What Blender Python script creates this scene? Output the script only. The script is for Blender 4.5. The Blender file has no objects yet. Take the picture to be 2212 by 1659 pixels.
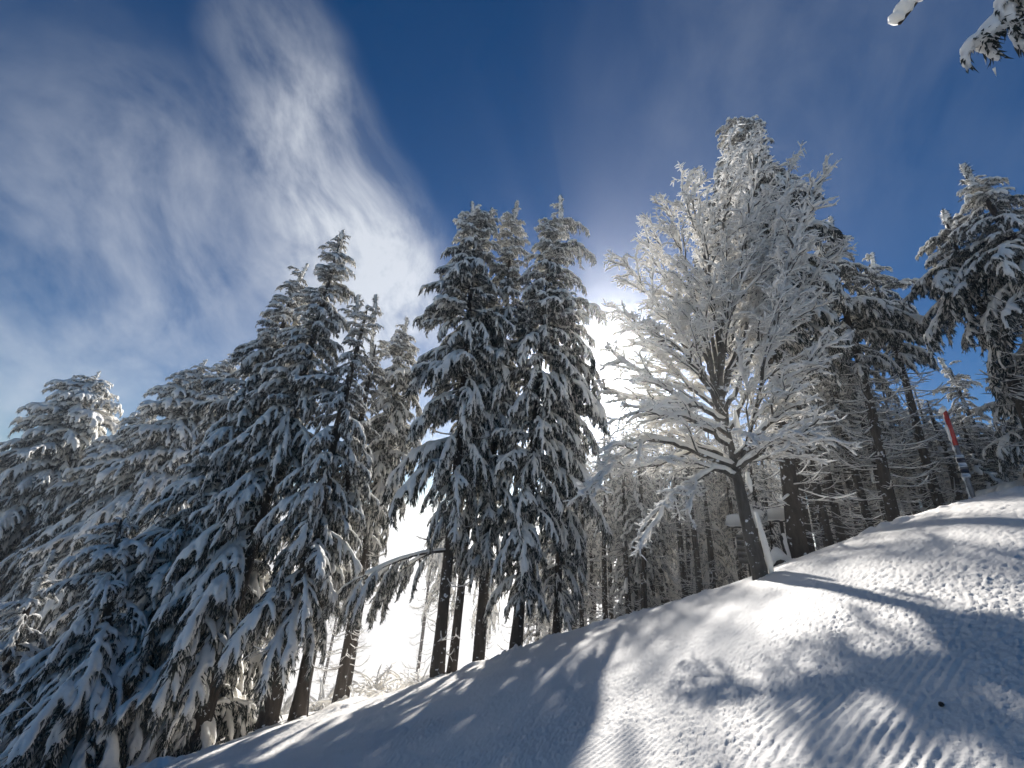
import bpy, math, random
import numpy as np
from mathutils import Matrix, Vector

sc = bpy.context.scene
col = sc.collection

# ------------------------------------------------------------------ camera
EYE = 1.6
FPX = 830.0                      # focal length in pixels of a 2212 px wide picture
PITCH, ROLL = math.radians(20.5), math.radians(4.5)
_r0 = np.array([1, 0, 0.]); _u0 = np.array([0, -math.sin(PITCH), math.cos(PITCH)]); _f = np.array([0, math.cos(PITCH), math.sin(PITCH)])
CR = _r0 * math.cos(ROLL) + _u0 * math.sin(ROLL)
CU = -_r0 * math.sin(ROLL) + _u0 * math.cos(ROLL)
cam = bpy.data.objects.new('camera', bpy.data.cameras.new('camera'))
col.objects.link(cam)
cam.data.sensor_width = 36.0
cam.data.lens = 36.0 * FPX / 2212.0
cam.data.clip_start = 0.05
cam.data.clip_end = 5000
cam.matrix_world = Matrix(((CR[0], CU[0], -_f[0], 0), (CR[1], CU[1], -_f[1], 0), (CR[2], CU[2], -_f[2], EYE), (0, 0, 0, 1)))
sc.camera = cam


def ray(u, v):
    return CR * ((u - 1106) / FPX) + CU * ((830 - v) / FPX) + _f


def at(u, v, r):
    """the point seen at picture position u, v, r metres away on the level"""
    d = ray(u, v)
    h = math.hypot(d[0], d[1])
    return np.array([d[0] / h * r, d[1] / h * r, EYE + r * d[2] / h])


# ------------------------------------------------------------------ sun, sky, exposure
SUN = ray(1272, 800); SUN = SUN / np.linalg.norm(SUN)
SUN_EL = math.asin(SUN[2]); SUN_AZ = math.atan2(SUN[0], SUN[1])      # azimuth clockwise from +Y
sun = bpy.data.objects.new('sun', bpy.data.lights.new('sun', 'SUN'))
col.objects.link(sun)
sun.data.energy = 5.0
sun.data.angle = math.radians(1.4)
sun.data.color = (1.0, 0.975, 0.94)
sun.rotation_euler = Vector(SUN).to_track_quat('Z', 'Y').to_euler()

world = bpy.data.worlds.new('World')
sc.world = world
world.use_nodes = True
wn, wl = world.node_tree.nodes, world.node_tree.links
wn.clear()


def N(nodes, typ, **kw):
    n = nodes.new(typ)
    for k, v in kw.items():
        setattr(n, k, v)
    return n


def math_node(nodes, links, op, a, b=None, c=None, clamp=False):
    n = nodes.new('ShaderNodeMath'); n.operation = op; n.use_clamp = clamp
    for i, x in enumerate((a, b, c)):
        if x is None: continue
        if isinstance(x, (int, float)): n.inputs[i].default_value = x
        else: links.new(x, n.inputs[i])
    return n.outputs[0]


sky = N(wn, 'ShaderNodeTexSky', sky_type='NISHITA', sun_disc=False, sun_elevation=SUN_EL, sun_rotation=SUN_AZ,
        altitude=1600, air_density=1.0, dust_density=0.25, ozone_density=3.0)
M = lambda op, a, b=None, c=None, clamp=False: math_node(wn, wl, op, a, b, c, clamp)
tc = N(wn, 'ShaderNodeTexCoord')
deep = N(wn, 'ShaderNodeHueSaturation'); deep.inputs['Saturation'].default_value = 2.1; deep.inputs['Value'].default_value = .39; deep.inputs['Hue'].default_value = .504
wl.new(sky.outputs[0], deep.inputs['Color'])
# drifting cloud: wispy noise kept to the directions where the cloud hangs
warp = N(wn, 'ShaderNodeTexNoise'); warp.inputs['Scale'].default_value = 2.6; warp.inputs['Detail'].default_value = 1.5
wl.new(tc.outputs['Generated'], warp.inputs['Vector'])
wsub = N(wn, 'ShaderNodeVectorMath', operation='MULTIPLY_ADD'); wl.new(warp.outputs['Color'], wsub.inputs[0]); wsub.inputs[1].default_value = (.26, .26, .26); wsub.inputs[2].default_value = (-.13, -.13, -.13)
wad0 = N(wn, 'ShaderNodeVectorMath', operation='ADD'); wl.new(tc.outputs['Generated'], wad0.inputs[0]); wl.new(wsub.outputs[0], wad0.inputs[1])
wadd = N(wn, 'ShaderNodeVectorMath', operation='NORMALIZE'); wl.new(wad0.outputs[0], wadd.inputs[0])
CLOUDS = [  # picture position of the patch, radius in degrees, weight
    (-60, 560, 30, .15), (300, 860, 30, .22), (700, 390, 12, .50), (610, 200, 11, .34), (790, 600, 14, .85), (880, 790, 17, .7), (420, 520, 18, .16),
    (1300, 775, 7, .5), (1560, 170, 24, .05), (1950, 40, 28, .05), (20, 1000, 20, .16)]
tot = None
for (u, v, a1, wgt) in CLOUDS:
    d = ray(u, v); d = d / np.linalg.norm(d)
    dt = N(wn, 'ShaderNodeVectorMath', operation='DOT_PRODUCT'); wl.new(wadd.outputs[0], dt.inputs[0]); dt.inputs[1].default_value = tuple(d)
    mr = N(wn, 'ShaderNodeMapRange', interpolation_type='SMOOTHSTEP')
    wl.new(dt.outputs['Value'], mr.inputs['Value'])
    mr.inputs['From Min'].default_value = math.cos(math.radians(a1)); mr.inputs['From Max'].default_value = 1.0
    mr.inputs['To Max'].default_value = wgt
    tot = mr.outputs[0] if tot is None else M('ADD', tot, mr.outputs[0])
wisp = N(wn, 'ShaderNodeTexNoise'); wisp.inputs['Scale'].default_value = 6.5; wisp.inputs['Detail'].default_value = 7; wisp.inputs['Roughness'].default_value = .62
_e1 = ray(590, 170) / np.linalg.norm(ray(590, 170)) - ray(860, 740) / np.linalg.norm(ray(860, 740)); _e1 /= np.linalg.norm(_e1)     # the wisps are drawn out along the wind
_e2 = np.cross(_e1, [0, 0, 1.]); _e2 /= np.linalg.norm(_e2); _e3 = np.cross(_e1, _e2)
wcomb = N(wn, 'ShaderNodeCombineXYZ')
for i, (e, k) in enumerate(((_e1, .8), (_e2, 1.35), (_e3, 1.35))):
    dn = N(wn, 'ShaderNodeVectorMath', operation='DOT_PRODUCT'); wl.new(wadd.outputs[0], dn.inputs[0]); dn.inputs[1].default_value = tuple(e * k); wl.new(dn.outputs['Value'], wcomb.inputs[i])
wl.new(wcomb.outputs[0], wisp.inputs['Vector'])
wr = N(wn, 'ShaderNodeMapRange'); wl.new(wisp.outputs['Fac'], wr.inputs['Value'])
wr.inputs['From Min'].default_value = .33; wr.inputs['From Max'].default_value = .68; wr.inputs['To Min'].default_value = .22; wr.inputs['To Max'].default_value = 1.2
cover = M('MULTIPLY', M('MULTIPLY', tot, wr.outputs[0], clamp=True), .72)
# water droplets scatter forward: cloud close to the sun shines brighter
sd = N(wn, 'ShaderNodeVectorMath', operation='DOT_PRODUCT'); wl.new(tc.outputs['Generated'], sd.inputs[0]); sd.inputs[1].default_value = tuple(SUN)
sunward = M('POWER', M('MAXIMUM', sd.outputs['Value'], 0.0), 60.0)
sunward2 = M('POWER', M('MAXIMUM', sd.outputs['Value'], 0.0), 900.0)
bright = M('ADD', M('MULTIPLY_ADD', sunward, 2.5, 5.6), M('MULTIPLY', sunward2, 40.0))
cc = N(wn, 'ShaderNodeVectorMath', operation='SCALE'); cc.inputs[0].default_value = (.95, .99, 1.04); wl.new(bright, cc.inputs['Scale'])
mixw = N(wn, 'ShaderNodeMix', data_type='RGBA'); wl.new(cover, mixw.inputs['Factor']); wl.new(deep.outputs[0], mixw.inputs['A']); wl.new(cc.outputs[0], mixw.inputs['B'])
bg = N(wn, 'ShaderNodeBackground'); bg.inputs['Strength'].default_value = 0.10
wl.new(mixw.outputs['Result'], bg.inputs['Color'])
wo = N(wn, 'ShaderNodeOutputWorld'); wl.new(bg.outputs[0], wo.inputs['Surface'])

vs = sc.view_settings
vs.view_transform = 'Standard'; vs.look = 'None'; vs.gamma = 1.0; vs.use_curve_mapping = False
vs.exposure = 0.82
sc.render.engine = 'CYCLES'
cy = sc.cycles
cy.use_denoising = True
world.cycles.sampling_method = 'MANUAL'; world.cycles.sample_map_resolution = 256
cy.max_bounces = 4; cy.diffuse_bounces = 3; cy.glossy_bounces = 1; cy.transmission_bounces = 1; cy.transparent_max_bounces = 4; cy.volume_bounces = 1
cy.sample_clamp_indirect = 4.0
cy.use_adaptive_sampling = True; cy.adaptive_threshold = 0.02

# ------------------------------------------------------------------ helpers


def tag(o, label=None, cat=None, group=None, kind=None):
    if label: o['label'] = label
    if cat: o['category'] = cat
    if group: o['group'] = group
    if kind: o['kind'] = kind
    return o


def link(o, parent=None):
    col.objects.link(o)
    if parent is not None: o.parent = parent
    return o


def empty(name, loc=(0, 0, 0), rz=0.0):
    o = bpy.data.objects.new(name, None)
    o.empty_display_size = .2
    o.location = loc; o.rotation_euler = (0, 0, rz)
    return link(o)


class Geo:
    """collects vertices, triangles, quads and material numbers"""

    def __init__(s): s.v, s.f3, s.f4, s.m3, s.m4, s.n = [], [], [], [], [], 0

    def add(s, v, f3=None, f4=None, m=0):
        v = np.asarray(v, float).reshape(-1, 3)
        s.v.append(v)
        if f3 is not None and len(f3):
            f3 = np.asarray(f3, int).reshape(-1, 3); s.f3.append(f3 + s.n); s.m3.append(np.full(len(f3), m) if np.isscalar(m) else m)
        if f4 is not None and len(f4):
            f4 = np.asarray(f4, int).reshape(-1, 4); s.f4.append(f4 + s.n); s.m4.append(np.full(len(f4), m) if np.isscalar(m) else m)
        s.n += len(v)

    def join(s, g, mat=None, m=None):
        """another Geo, moved by a 4x4 matrix"""
        V = np.concatenate(g.v)
        if mat is not None:
            A = np.array(mat); V = V @ A[:3, :3].T + A[:3, 3]
        f3 = np.concatenate(g.f3) if g.f3 else np.zeros((0, 3), int); f4 = np.concatenate(g.f4) if g.f4 else np.zeros((0, 4), int)
        m3 = np.concatenate(g.m3) if g.m3 else np.zeros(0, int); m4 = np.concatenate(g.m4) if g.m4 else np.zeros(0, int)
        s.v.append(V)
        s.f3.append(f3 + s.n); s.m3.append(m3 if m is None else np.full(len(f3), m))
        s.f4.append(f4 + s.n); s.m4.append(m4 if m is None else np.full(len(f4), m))
        s.n += len(V)

    def only(s, mi):
        g = Geo()
        g.v = s.v; g.n = s.n
        f3 = np.concatenate(s.f3) if s.f3 else np.zeros((0, 3), int); f4 = np.concatenate(s.f4) if s.f4 else np.zeros((0, 4), int)
        m3 = np.concatenate(s.m3) if s.m3 else np.zeros(0, int); m4 = np.concatenate(s.m4) if s.m4 else np.zeros(0, int)
        f3 = f3[m3 == mi]; f4 = f4[m4 == mi]
        used = np.zeros(s.n, bool); used[f3.ravel()] = True; used[f4.ravel()] = True
        idx = np.cumsum(used) - 1
        g.v = [np.concatenate(s.v)[used]]; g.n = int(used.sum())
        g.f3 = [idx[f3]]; g.f4 = [idx[f4]]; g.m3 = [np.zeros(len(f3), int)]; g.m4 = [np.zeros(len(f4), int)]
        return g

    def mesh(s, name, mats, smooth=True):
        me = bpy.data.meshes.new(name)
        V = np.concatenate(s.v)
        f3 = np.concatenate(s.f3) if s.f3 else np.zeros((0, 3), int); f4 = np.concatenate(s.f4) if s.f4 else np.zeros((0, 4), int)
        m3 = np.concatenate(s.m3) if s.m3 else np.zeros(0, int); m4 = np.concatenate(s.m4) if s.m4 else np.zeros(0, int)
        me.vertices.add(len(V)); me.vertices.foreach_set('co', V.astype(np.float32).ravel())
        loops = np.concatenate([f3.ravel(), f4.ravel()]).astype(np.int32)
        me.loops.add(len(loops)); me.loops.foreach_set('vertex_index', loops)
        nf = len(f3) + len(f4)
        me.polygons.add(nf)
        starts = np.concatenate([np.arange(len(f3)) * 3, len(f3) * 3 + np.arange(len(f4)) * 4]).astype(np.int32)
        me.polygons.foreach_set('loop_start', starts)
        me.polygons.foreach_set('material_index', np.concatenate([m3, m4]).astype(np.int32))
        if smooth: me.polygons.foreach_set('use_smooth', np.ones(nf, bool))
        for m in mats: me.materials.append(m)
        me.update(calc_edges=True)
        me.validate()
        return me

    def obj(s, name, mats, parent=None, smooth=True):
        return link(bpy.data.objects.new(name, s.mesh(name, mats, smooth)), parent)


def frames(P):
    P = np.asarray(P, float)
    T = np.gradient(P, axis=0)
    T /= np.linalg.norm(T, axis=1)[:, None] + 1e-9
    up = np.where(np.abs(T[:, 2:3]) > .93, np.array([[1, .1, 0]]), np.array([[0, 0, 1.]]))
    X = np.cross(T, up); X /= np.linalg.norm(X, axis=1)[:, None] + 1e-9
    for i in range(1, len(X)):
        if np.dot(X[i], X[i - 1]) < 0: X[i] = -X[i]
    Y = np.cross(X, T)
    return T, X, Y


def tube(g, P, r, sides=6, m=0, caps=True, flat=1.0, jitter=0.0, rng=None):
    P = np.asarray(P, float); n = len(P)
    r = np.broadcast_to(np.asarray(r, float), (n,))
    T, X, Y = frames(P)
    a = np.arange(sides) / sides * 2 * np.pi
    rr = r[:, None] * np.ones((1, sides))
    if jitter and rng is not None: rr = rr * (1 + rng.uniform(-jitter, jitter, rr.shape))
    V = P[:, None, :] + rr[..., None] * (np.cos(a)[None, :, None] * X[:, None, :] + flat * np.sin(a)[None, :, None] * Y[:, None, :])
    V = V.reshape(-1, 3)
    i = np.arange(n - 1)[:, None] * sides; j = np.arange(sides)[None, :]; j2 = (j + 1) % sides
    F = np.stack([i + j, i + j2, i + sides + j2, i + sides + j], -1).reshape(-1, 4)
    f3 = []
    if caps:
        k = len(V)
        V = np.vstack([V, P[0] - T[0] * r[0] * .7, P[-1] + T[-1] * r[-1] * .7])
        jj = np.arange(sides); kk = (jj + 1) % sides
        f3 = np.concatenate([np.stack([np.full(sides, k), kk, jj], -1), np.stack([np.full(sides, k + 1), (n - 1) * sides + jj, (n - 1) * sides + kk], -1)])
    g.add(V, f3, F, m)


def box(g, lo, hi, m=0, mat=None, bev=0.0):
    lo = np.array(lo, float); hi = np.array(hi, float)
    c = np.array([[x, y, z] for z in (0, 1) for y in (0, 1) for x in (0, 1)], float)
    if bev <= 0:
        V = lo + c * (hi - lo)
        F = [[0, 2, 3, 1], [4, 5, 7, 6], [0, 1, 5, 4], [2, 6, 7, 3], [0, 4, 6, 2], [1, 3, 7, 5]]
        F3 = None
    else:
        V = []; ctr = (lo + hi) / 2; h = (hi - lo) / 2
        idx = {}
        for k, q in enumerate(c * 2 - 1):
            for ax in range(3):
                p = q * (h - bev); p[ax] = q[ax] * h[ax]
                idx[(k, ax)] = len(V); V.append(ctr + p)
        V = np.array(V); F = []; F3 = []
        quads = {0: ([0, 4, 6, 2], [1, 3, 7, 5]), 1: ([0, 1, 5, 4], [2, 6, 7, 3]), 2: ([0, 2, 3, 1], [4, 5, 7, 6])}
        for ax, qs in quads.items():
            for q in qs: F.append([idx[(k, ax)] for k in q])
        for ax in range(3):
            a, b = [x for x in range(3) if x != ax]
            for k in range(8):
                k2 = k ^ (1 << ax)
                if k < k2: F.append([idx[(k, a)], idx[(k2, a)], idx[(k2, b)], idx[(k, b)]])
        for k in range(8): F3.append([idx[(k, 0)], idx[(k, 1)], idx[(k, 2)]])
    if mat is not None:
        A = np.array(mat); V = V @ A[:3, :3].T + A[:3, 3]
    g.add(V, F3, F, m)


def hash2(ix, iy, seed):
    h = (ix.astype(np.int64) * 374761393 + iy.astype(np.int64) * 668265263 + seed * 1442695041) & 0xFFFFFFFF
    h = ((h ^ (h >> 13)) * 1274126177) & 0xFFFFFFFF
    return ((h ^ (h >> 16)) & 0xFFFF) / 65535.0


def vnoise(x, y, seed=0):
    x = np.asarray(x, float); y = np.asarray(y, float)
    ix, iy = np.floor(x), np.floor(y)
    fx, fy = x - ix, y - iy
    fx = fx * fx * fx * (fx * (fx * 6 - 15) + 10); fy = fy * fy * fy * (fy * (fy * 6 - 15) + 10)
    a = hash2(ix, iy, seed); b = hash2(ix + 1, iy, seed); c = hash2(ix, iy + 1, seed); d = hash2(ix + 1, iy + 1, seed)
    return (a * (1 - fx) + b * fx) * (1 - fy) + (c * (1 - fx) + d * fx) * fy - .5


# ------------------------------------------------------------------ materials


def new_mat(name):
    m = bpy.data.materials.new(name); m.use_nodes = True
    nt = m.node_tree
    return m, nt.nodes, nt.links, nt.nodes['Principled BSDF']


def ramp(nodes, links, fac, stops):
    r = nodes.new('ShaderNodeValToRGB')
    while len(r.color_ramp.elements) < len(stops): r.color_ramp.elements.new(.5)
    for e, (p, c) in zip(r.color_ramp.elements, stops): e.position = p; e.color = (*c, 1)
    links.new(fac, r.inputs['Fac'])
    return r.outputs['Color']


def noise(nodes, links, scale, detail=4, rough=.5, vec=None, coord='Object'):
    n = nodes.new('ShaderNodeTexNoise'); n.inputs['Scale'].default_value = scale; n.inputs['Detail'].default_value = detail; n.inputs['Roughness'].default_value = rough
    if vec is None:
        t = nodes.new('ShaderNodeTexCoord'); vec = t.outputs[coord]
    links.new(vec, n.inputs['Vector'])
    return n.outputs['Fac']


def bump(nodes, links, bs, height, strength, dist):
    b = nodes.new('ShaderNodeBump'); b.inputs['Strength'].default_value = strength; b.inputs['Distance'].default_value = dist
    links.new(height, b.inputs['Height']); links.new(b.outputs[0], bs.inputs['Normal'])
    return b


def mat_snow(name, base=(.96, .91, .83), bscale=26, bd=.02, sss=0.0):
    m, n, l, b = new_mat(name)
    f = noise(n, l, 3.0, 4)
    c = ramp(n, l, f, [(.3, tuple(x * .96 for x in base)), (.7, base)])
    l.new(c, b.inputs['Base Color'])
    b.inputs['Roughness'].default_value = .75
    b.inputs['Specular IOR Level'].default_value = .25
    b.inputs['Subsurface Weight'].default_value = sss; b.inputs['Subsurface Radius'].default_value = (1, 1, 1); b.inputs['Subsurface Scale'].default_value = .06
    f2 = noise(n, l, bscale, 5, .6)
    bump(n, l, b, f2, .55, bd)
    return m


def mat_bark(name, dark, light, scale=9):
    m, n, l, b = new_mat(name)
    t = n.new('ShaderNodeTexCoord'); mp = n.new('ShaderNodeMapping'); mp.inputs['Scale'].default_value = (1, 1, .28)
    l.new(t.outputs['Object'], mp.inputs['Vector'])
    f = noise(n, l, scale, 8, .65, mp.outputs[0])
    c = ramp(n, l, f, [(.3, dark), (.7, light)])
    # wind-blown snow stuck to the bark in flecks
    f2 = noise(n, l, 9, 6, .62); f3 = noise(n, l, 1.1, 2, .5)
    fm = math_node(n, l, 'MULTIPLY_ADD', f3, .30, math_node(n, l, 'SUBTRACT', f2, .15))
    s = n.new('ShaderNodeMapRange'); l.new(fm, s.inputs['Value']); s.inputs['From Min'].default_value = .60; s.inputs['From Max'].default_value = .65
    mx = n.new('ShaderNodeMix'); mx.data_type = 'RGBA'; l.new(s.outputs[0], mx.inputs['Factor']); l.new(c, mx.inputs['A']); mx.inputs['B'].default_value = (.8, .82, .84, 1)
    l.new(mx.outputs['Result'], b.inputs['Base Color'])
    b.inputs['Roughness'].default_value = .9; b.inputs['Specular IOR Level'].default_value = .2
    bump(n, l, b, f, 1.0, .07)
    return m


def mat_plain(name, c1, c2, scale=12, rough=.7, bd=.01, stretch=(1, 1, 1)):
    m, n, l, b = new_mat(name)
    t = n.new('ShaderNodeTexCoord'); mp = n.new('ShaderNodeMapping'); mp.inputs['Scale'].default_value = stretch
    l.new(t.outputs['Object'], mp.inputs['Vector'])
    f = noise(n, l, scale, 6, .6, mp.outputs[0])
    l.new(ramp(n, l, f, [(.3, c1), (.7, c2)]), b.inputs['Base Color'])
    b.inputs['Roughness'].default_value = rough
    bump(n, l, b, f, .6, bd)
    return m


SNOW = mat_snow('snow_on_branches', bscale=16, bd=.025, sss=0.6)
SNOWG = mat_snow('snow_on_the_ground', base=(.96, .91, .84), bscale=70, bd=.010)
BARK = mat_bark('spruce_bark', (.030, .025, .021), (.085, .070, .058))
BEECH = mat_bark('beech_bark', (.055, .050, .045), (.14, .13, .115), 14)


def mat_needles():
    m, n, l, b = new_mat('spruce_needles')
    f = noise(n, l, 5, 3)
    c = ramp(n, l, f, [(.3, (.024, .031, .026)), (.50, (.045, .053, .046)), (.68, (.15, .157, .16))])
    l.new(c, b.inputs['Base Color'])
    b.inputs['Roughness'].default_value = .8; b.inputs['Specular IOR Level'].default_value = .2
    return m


NEEDLE = mat_needles()

# ------------------------------------------------------------------ terrain
_cr = [(330, 1659), (470, 1610), (560, 1585), (640, 1555), (735, 1530), (945, 1470), (1100, 1408), (1220, 1365), (1340, 1340), (1430, 1305), (1530, 1280), (1640, 1240),
       (1735, 1200), (1850, 1160), (2000, 1105), (2130, 1065), (2212, 1055)]
_ph, _tn = [], []
for q in _cr:
    d = ray(*q); h = math.hypot(d[0], d[1])
    _ph.append(math.degrees(math.atan2(d[0], d[1]))); _tn.append(d[2] / h)
PH = np.array([-180, -120, -80, -50] + _ph + [70, 100, 140, 180]); TN = np.array([-.12, -.40, -.50, -.46] + _tn + [.13, .11, .02, -.12])
RCP = np.array([-180, -90, -50, -33, -20, -5, 10, 20, 28, 36, 48, 60, 90, 180]); RCV = np.array([9, 9, 9, 9.0, 9.8, 10.4, 11, 10, 8.6, 8.6, 9.6, 10.5, 10, 9])
SLP = np.array([-180, -60, -36, -26, -14, -4, 12, 30, 60, 180]); SLV = np.array([.20, .12, .08, .02, .015, .12, .20, .26, .28, .20])


def smooth_table(px, pv, ph):
    out = 0
    for k in (-4, -2, 0, 2, 4): out = out + np.interp(((ph + k + 180) % 360) - 180, px, pv)
    return out / 5


def ground_z(x, y):
    x = np.asarray(x, float); y = np.asarray(y, float)
    r = np.hypot(x, y); ph = np.degrees(np.arctan2(x, y))
    te = smooth_table(PH, TN, ph); rc = smooth_table(RCP, RCV, ph); s = smooth_table(SLP, SLV, ph)
    line = EYE + r * te
    inside = line - EYE * (1 - np.minimum(r / rc, 1)) ** 1.3
    e = np.maximum(r - rc, 0)
    z = inside - s * e * e / (e + 7)
    # lumpy floor beyond the edge of the piste
    und = np.clip((r - rc - .5) / 3, 0, 1)
    z = z + und * (vnoise(x * .45, y * .45, 3) * .5 + vnoise(x * 1.3, y * 1.3, 4) * .22)
    # the hillside levels out into a valley with a far ridge behind it
    far = -34 + 18 * vnoise(x / 90, y / 90, 8) + np.clip((r - 330) / 250, 0, 1) ** 1.3 * (44 + 22 * vnoise(x / 160, y / 160, 5))
    far = np.minimum(far, 13.5)
    k = 6.0
    hh = np.clip(.5 + .5 * (far - z) / k, 0, 1)
    z2 = z * (1 - hh) + far * hh + k * hh * (1 - hh)
    w = np.clip((r - 25) / 60, 0, 1)
    cap = np.minimum(z, 6 - .02 * r)
    z = np.where(r > 25, z2 * w + z * (1 - w), z)
    z = np.where((r > 40) & (ph > 20), np.minimum(z, 8 - .12 * (r - 40)), z)
    return z


def gz(x, y): return float(ground_z(np.array([x]), np.array([y]))[0])


def build_ground():
    fine = np.radians(np.arange(-37, 58.01, .14)); coarse = np.radians(np.arange(60, 322, 3.0))
    phi = np.concatenate([fine, coarse]); nc = len(phi)
    r = [0.15, .4, .8, 1.2]
    while r[-1] < 13: r.append(r[-1] * 1.0055)
    while r[-1] < 60: r.append(r[-1] * 1.035)
    while r[-1] < 650: r.append(r[-1] * 1.10)
    r = np.array(r); nr = len(r)
    RR, PP = np.meshgrid(r, phi, indexing='ij')
    X = RR * np.sin(PP); Y = RR * np.cos(PP)
    Z = ground_z(X, Y)
    near = np.clip((13 - RR) / 2.5, 0, 1) * np.clip(RR / 1.2, 0, 1)
    # broad unevenness of the groomed snow
    Z += near * (vnoise(X * .9, Y * .9, 11) * .028 + vnoise(X * 2.6, Y * 2.6, 12) * .018)
    # crumbs
    U1 = X * .80 - Y * .60 + .03 * vnoise(X * 9, Y * 9, 24); V1 = X * .60 + Y * .80 + .03 * vnoise(X * 9 + 5, Y * 9, 25)
    a = math.radians(24)
    s1 = X * math.sin(a) - Y * math.cos(a)
    wv = vnoise(X * 1.3, Y * 1.3, 31) * .10 + vnoise(X * 8, Y * 8, 32) * .012
    ridge = np.abs(((s1 + wv) / .062) % 1.0 - .5) * 2
    pat = np.clip((vnoise(X * .8 + 3.3, Y * .8 + 1, 33) + .7 * vnoise(X * 2.6, Y * 2.6, 34) - .13) * 5, 0, 1)
    reach = np.clip((7.0 - RR) / 2.5, 0, 1) * np.clip((X + .2) / .8, 0, 1)
    cr = .55 * vnoise(U1 * 30, V1 * 40, 21) + .95 * vnoise(X * 66, Y * 78, 22) + .7 * vnoise(V1 * 125, U1 * 125, 26)
    Z += near * cr * .0135 * (.55 + 1.1 * (vnoise(X * 1.3, Y * 1.3, 23) + .4)) * (1 - .55 * pat * reach)
    # comb marks of the groomer, broken into patches
    Z += near * pat * reach * (ridge - .5) * .012 * (.55 + .9 * (vnoise(X * 5, Y * 5, 35) + .5))
    # pushed-up clods along the far edge
    ed = np.exp(-((RR - smooth_table(RCP, RCV, np.degrees(PP)) + .25) / .35) ** 2)
    cl = np.clip(vnoise(X * 2.2, Y * 2.2, 41) - .02, 0, 1) * np.clip(.6 + vnoise(X * 7, Y * 7, 42) * 1.8, 0, 2)
    Z += ed * cl * .26
    V = np.stack([X, Y, Z], -1).reshape(-1, 3)
    i = np.arange(nr - 1)[:, None] * nc; j = np.arange(nc)[None, :]; j2 = (j + 1) % nc
    F = np.stack([i + j, i + nc + j, i + nc + j2, i + j2], -1).reshape(-1, 4)
    g = Geo(); g.add(V, None, F)
    k = len(V)
    g.add([[0, 0, gz(0, 0.001)]], None, None)
    g.f3.append(np.array([[k, jj, (jj + 1) % nc] for jj in range(nc)])); g.m3.append(np.zeros(nc, int))
    o = g.obj('snow_slope', [SNOWG])
    tag(o, kind='structure')
    return o


build_ground()

# ------------------------------------------------------------------ bough prototypes


def bend(p0, head, pitch0, pitch1, L, n, curl=0.0):
    """a curve that starts at p0 heading `head` (radians) and bends from pitch0 to pitch1"""
    P = [np.array(p0, float)]
    for k in range(n):
        t = (k + .5) / n
        pt = pitch0 + (pitch1 - pitch0) * t ** .9
        hd = head + curl * t
        P.append(P[-1] + L / n * np.array([math.cos(pt) * math.cos(hd), math.cos(pt) * math.sin(hd), math.sin(pt)]))
    return np.array(P)


def at_t(P, t):
    x = t * (len(P) - 1); i = min(int(x), len(P) - 2); f = x - i
    return P[i] * (1 - f) + P[i + 1] * f, P[i + 1] - P[i]


def remesh(g, voxel, smooth_it=3):
    me = g.mesh('tmp', [])
    o = bpy.data.objects.new('tmp', me); col.objects.link(o)
    md = o.modifiers.new('r', 'REMESH'); md.mode = 'VOXEL'; md.voxel_size = voxel
    sm = o.modifiers.new('s', 'SMOOTH'); sm.iterations = smooth_it; sm.factor = .5
    dg = bpy.context.evaluated_depsgraph_get()
    ev = o.evaluated_get(dg).to_mesh()
    V = np.empty(len(ev.vertices) * 3, np.float32); ev.vertices.foreach_get('co', V)
    nl = len(ev.loops); Lp = np.empty(nl, np.int32); ev.loops.foreach_get('vertex_index', Lp)
    tot = np.empty(len(ev.polygons), np.int32); ev.polygons.foreach_get('loop_total', tot)
    st = np.empty(len(ev.polygons), np.int32); ev.polygons.foreach_get('loop_start', st)
    f4 = Lp[(st[tot == 4][:, None] + np.arange(4)[None])]; f3 = Lp[(st[tot == 3][:, None] + np.arange(3)[None])]
    out = Geo(); out.add(V.reshape(-1, 3), f3, f4, 1)
    o.evaluated_get(dg).to_mesh_clear()
    bpy.data.objects.remove(o); bpy.data.meshes.remove(me)
    return out


def spikes(g, O, D, L, w, m=0):
    """thin three-sided hanging twigs"""
    O = np.asarray(O); D = np.asarray(D); n = len(O)
    D = D / (np.linalg.norm(D, axis=1)[:, None] + 1e-9)
    A = np.cross(D, np.array([.31, .77, .55])); A /= np.linalg.norm(A, axis=1)[:, None] + 1e-9
    B = np.cross(D, A)
    c = [A, -.5 * A + .866 * B, -.5 * A - .866 * B]
    Lc = np.asarray(L)[:, None]; wc = np.asarray(w)[:, None]
    V = np.stack([O + c[0] * wc, O + c[1] * wc, O + c[2] * wc, O + D * Lc], 1).reshape(-1, 3)
    b = np.arange(n)[:, None] * 4
    F = np.concatenate([b + np.array([[0, 1, 3]]), b + np.array([[1, 2, 3]]), b + np.array([[2, 0, 3]])])
    g.add(V, F, None, m)


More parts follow.
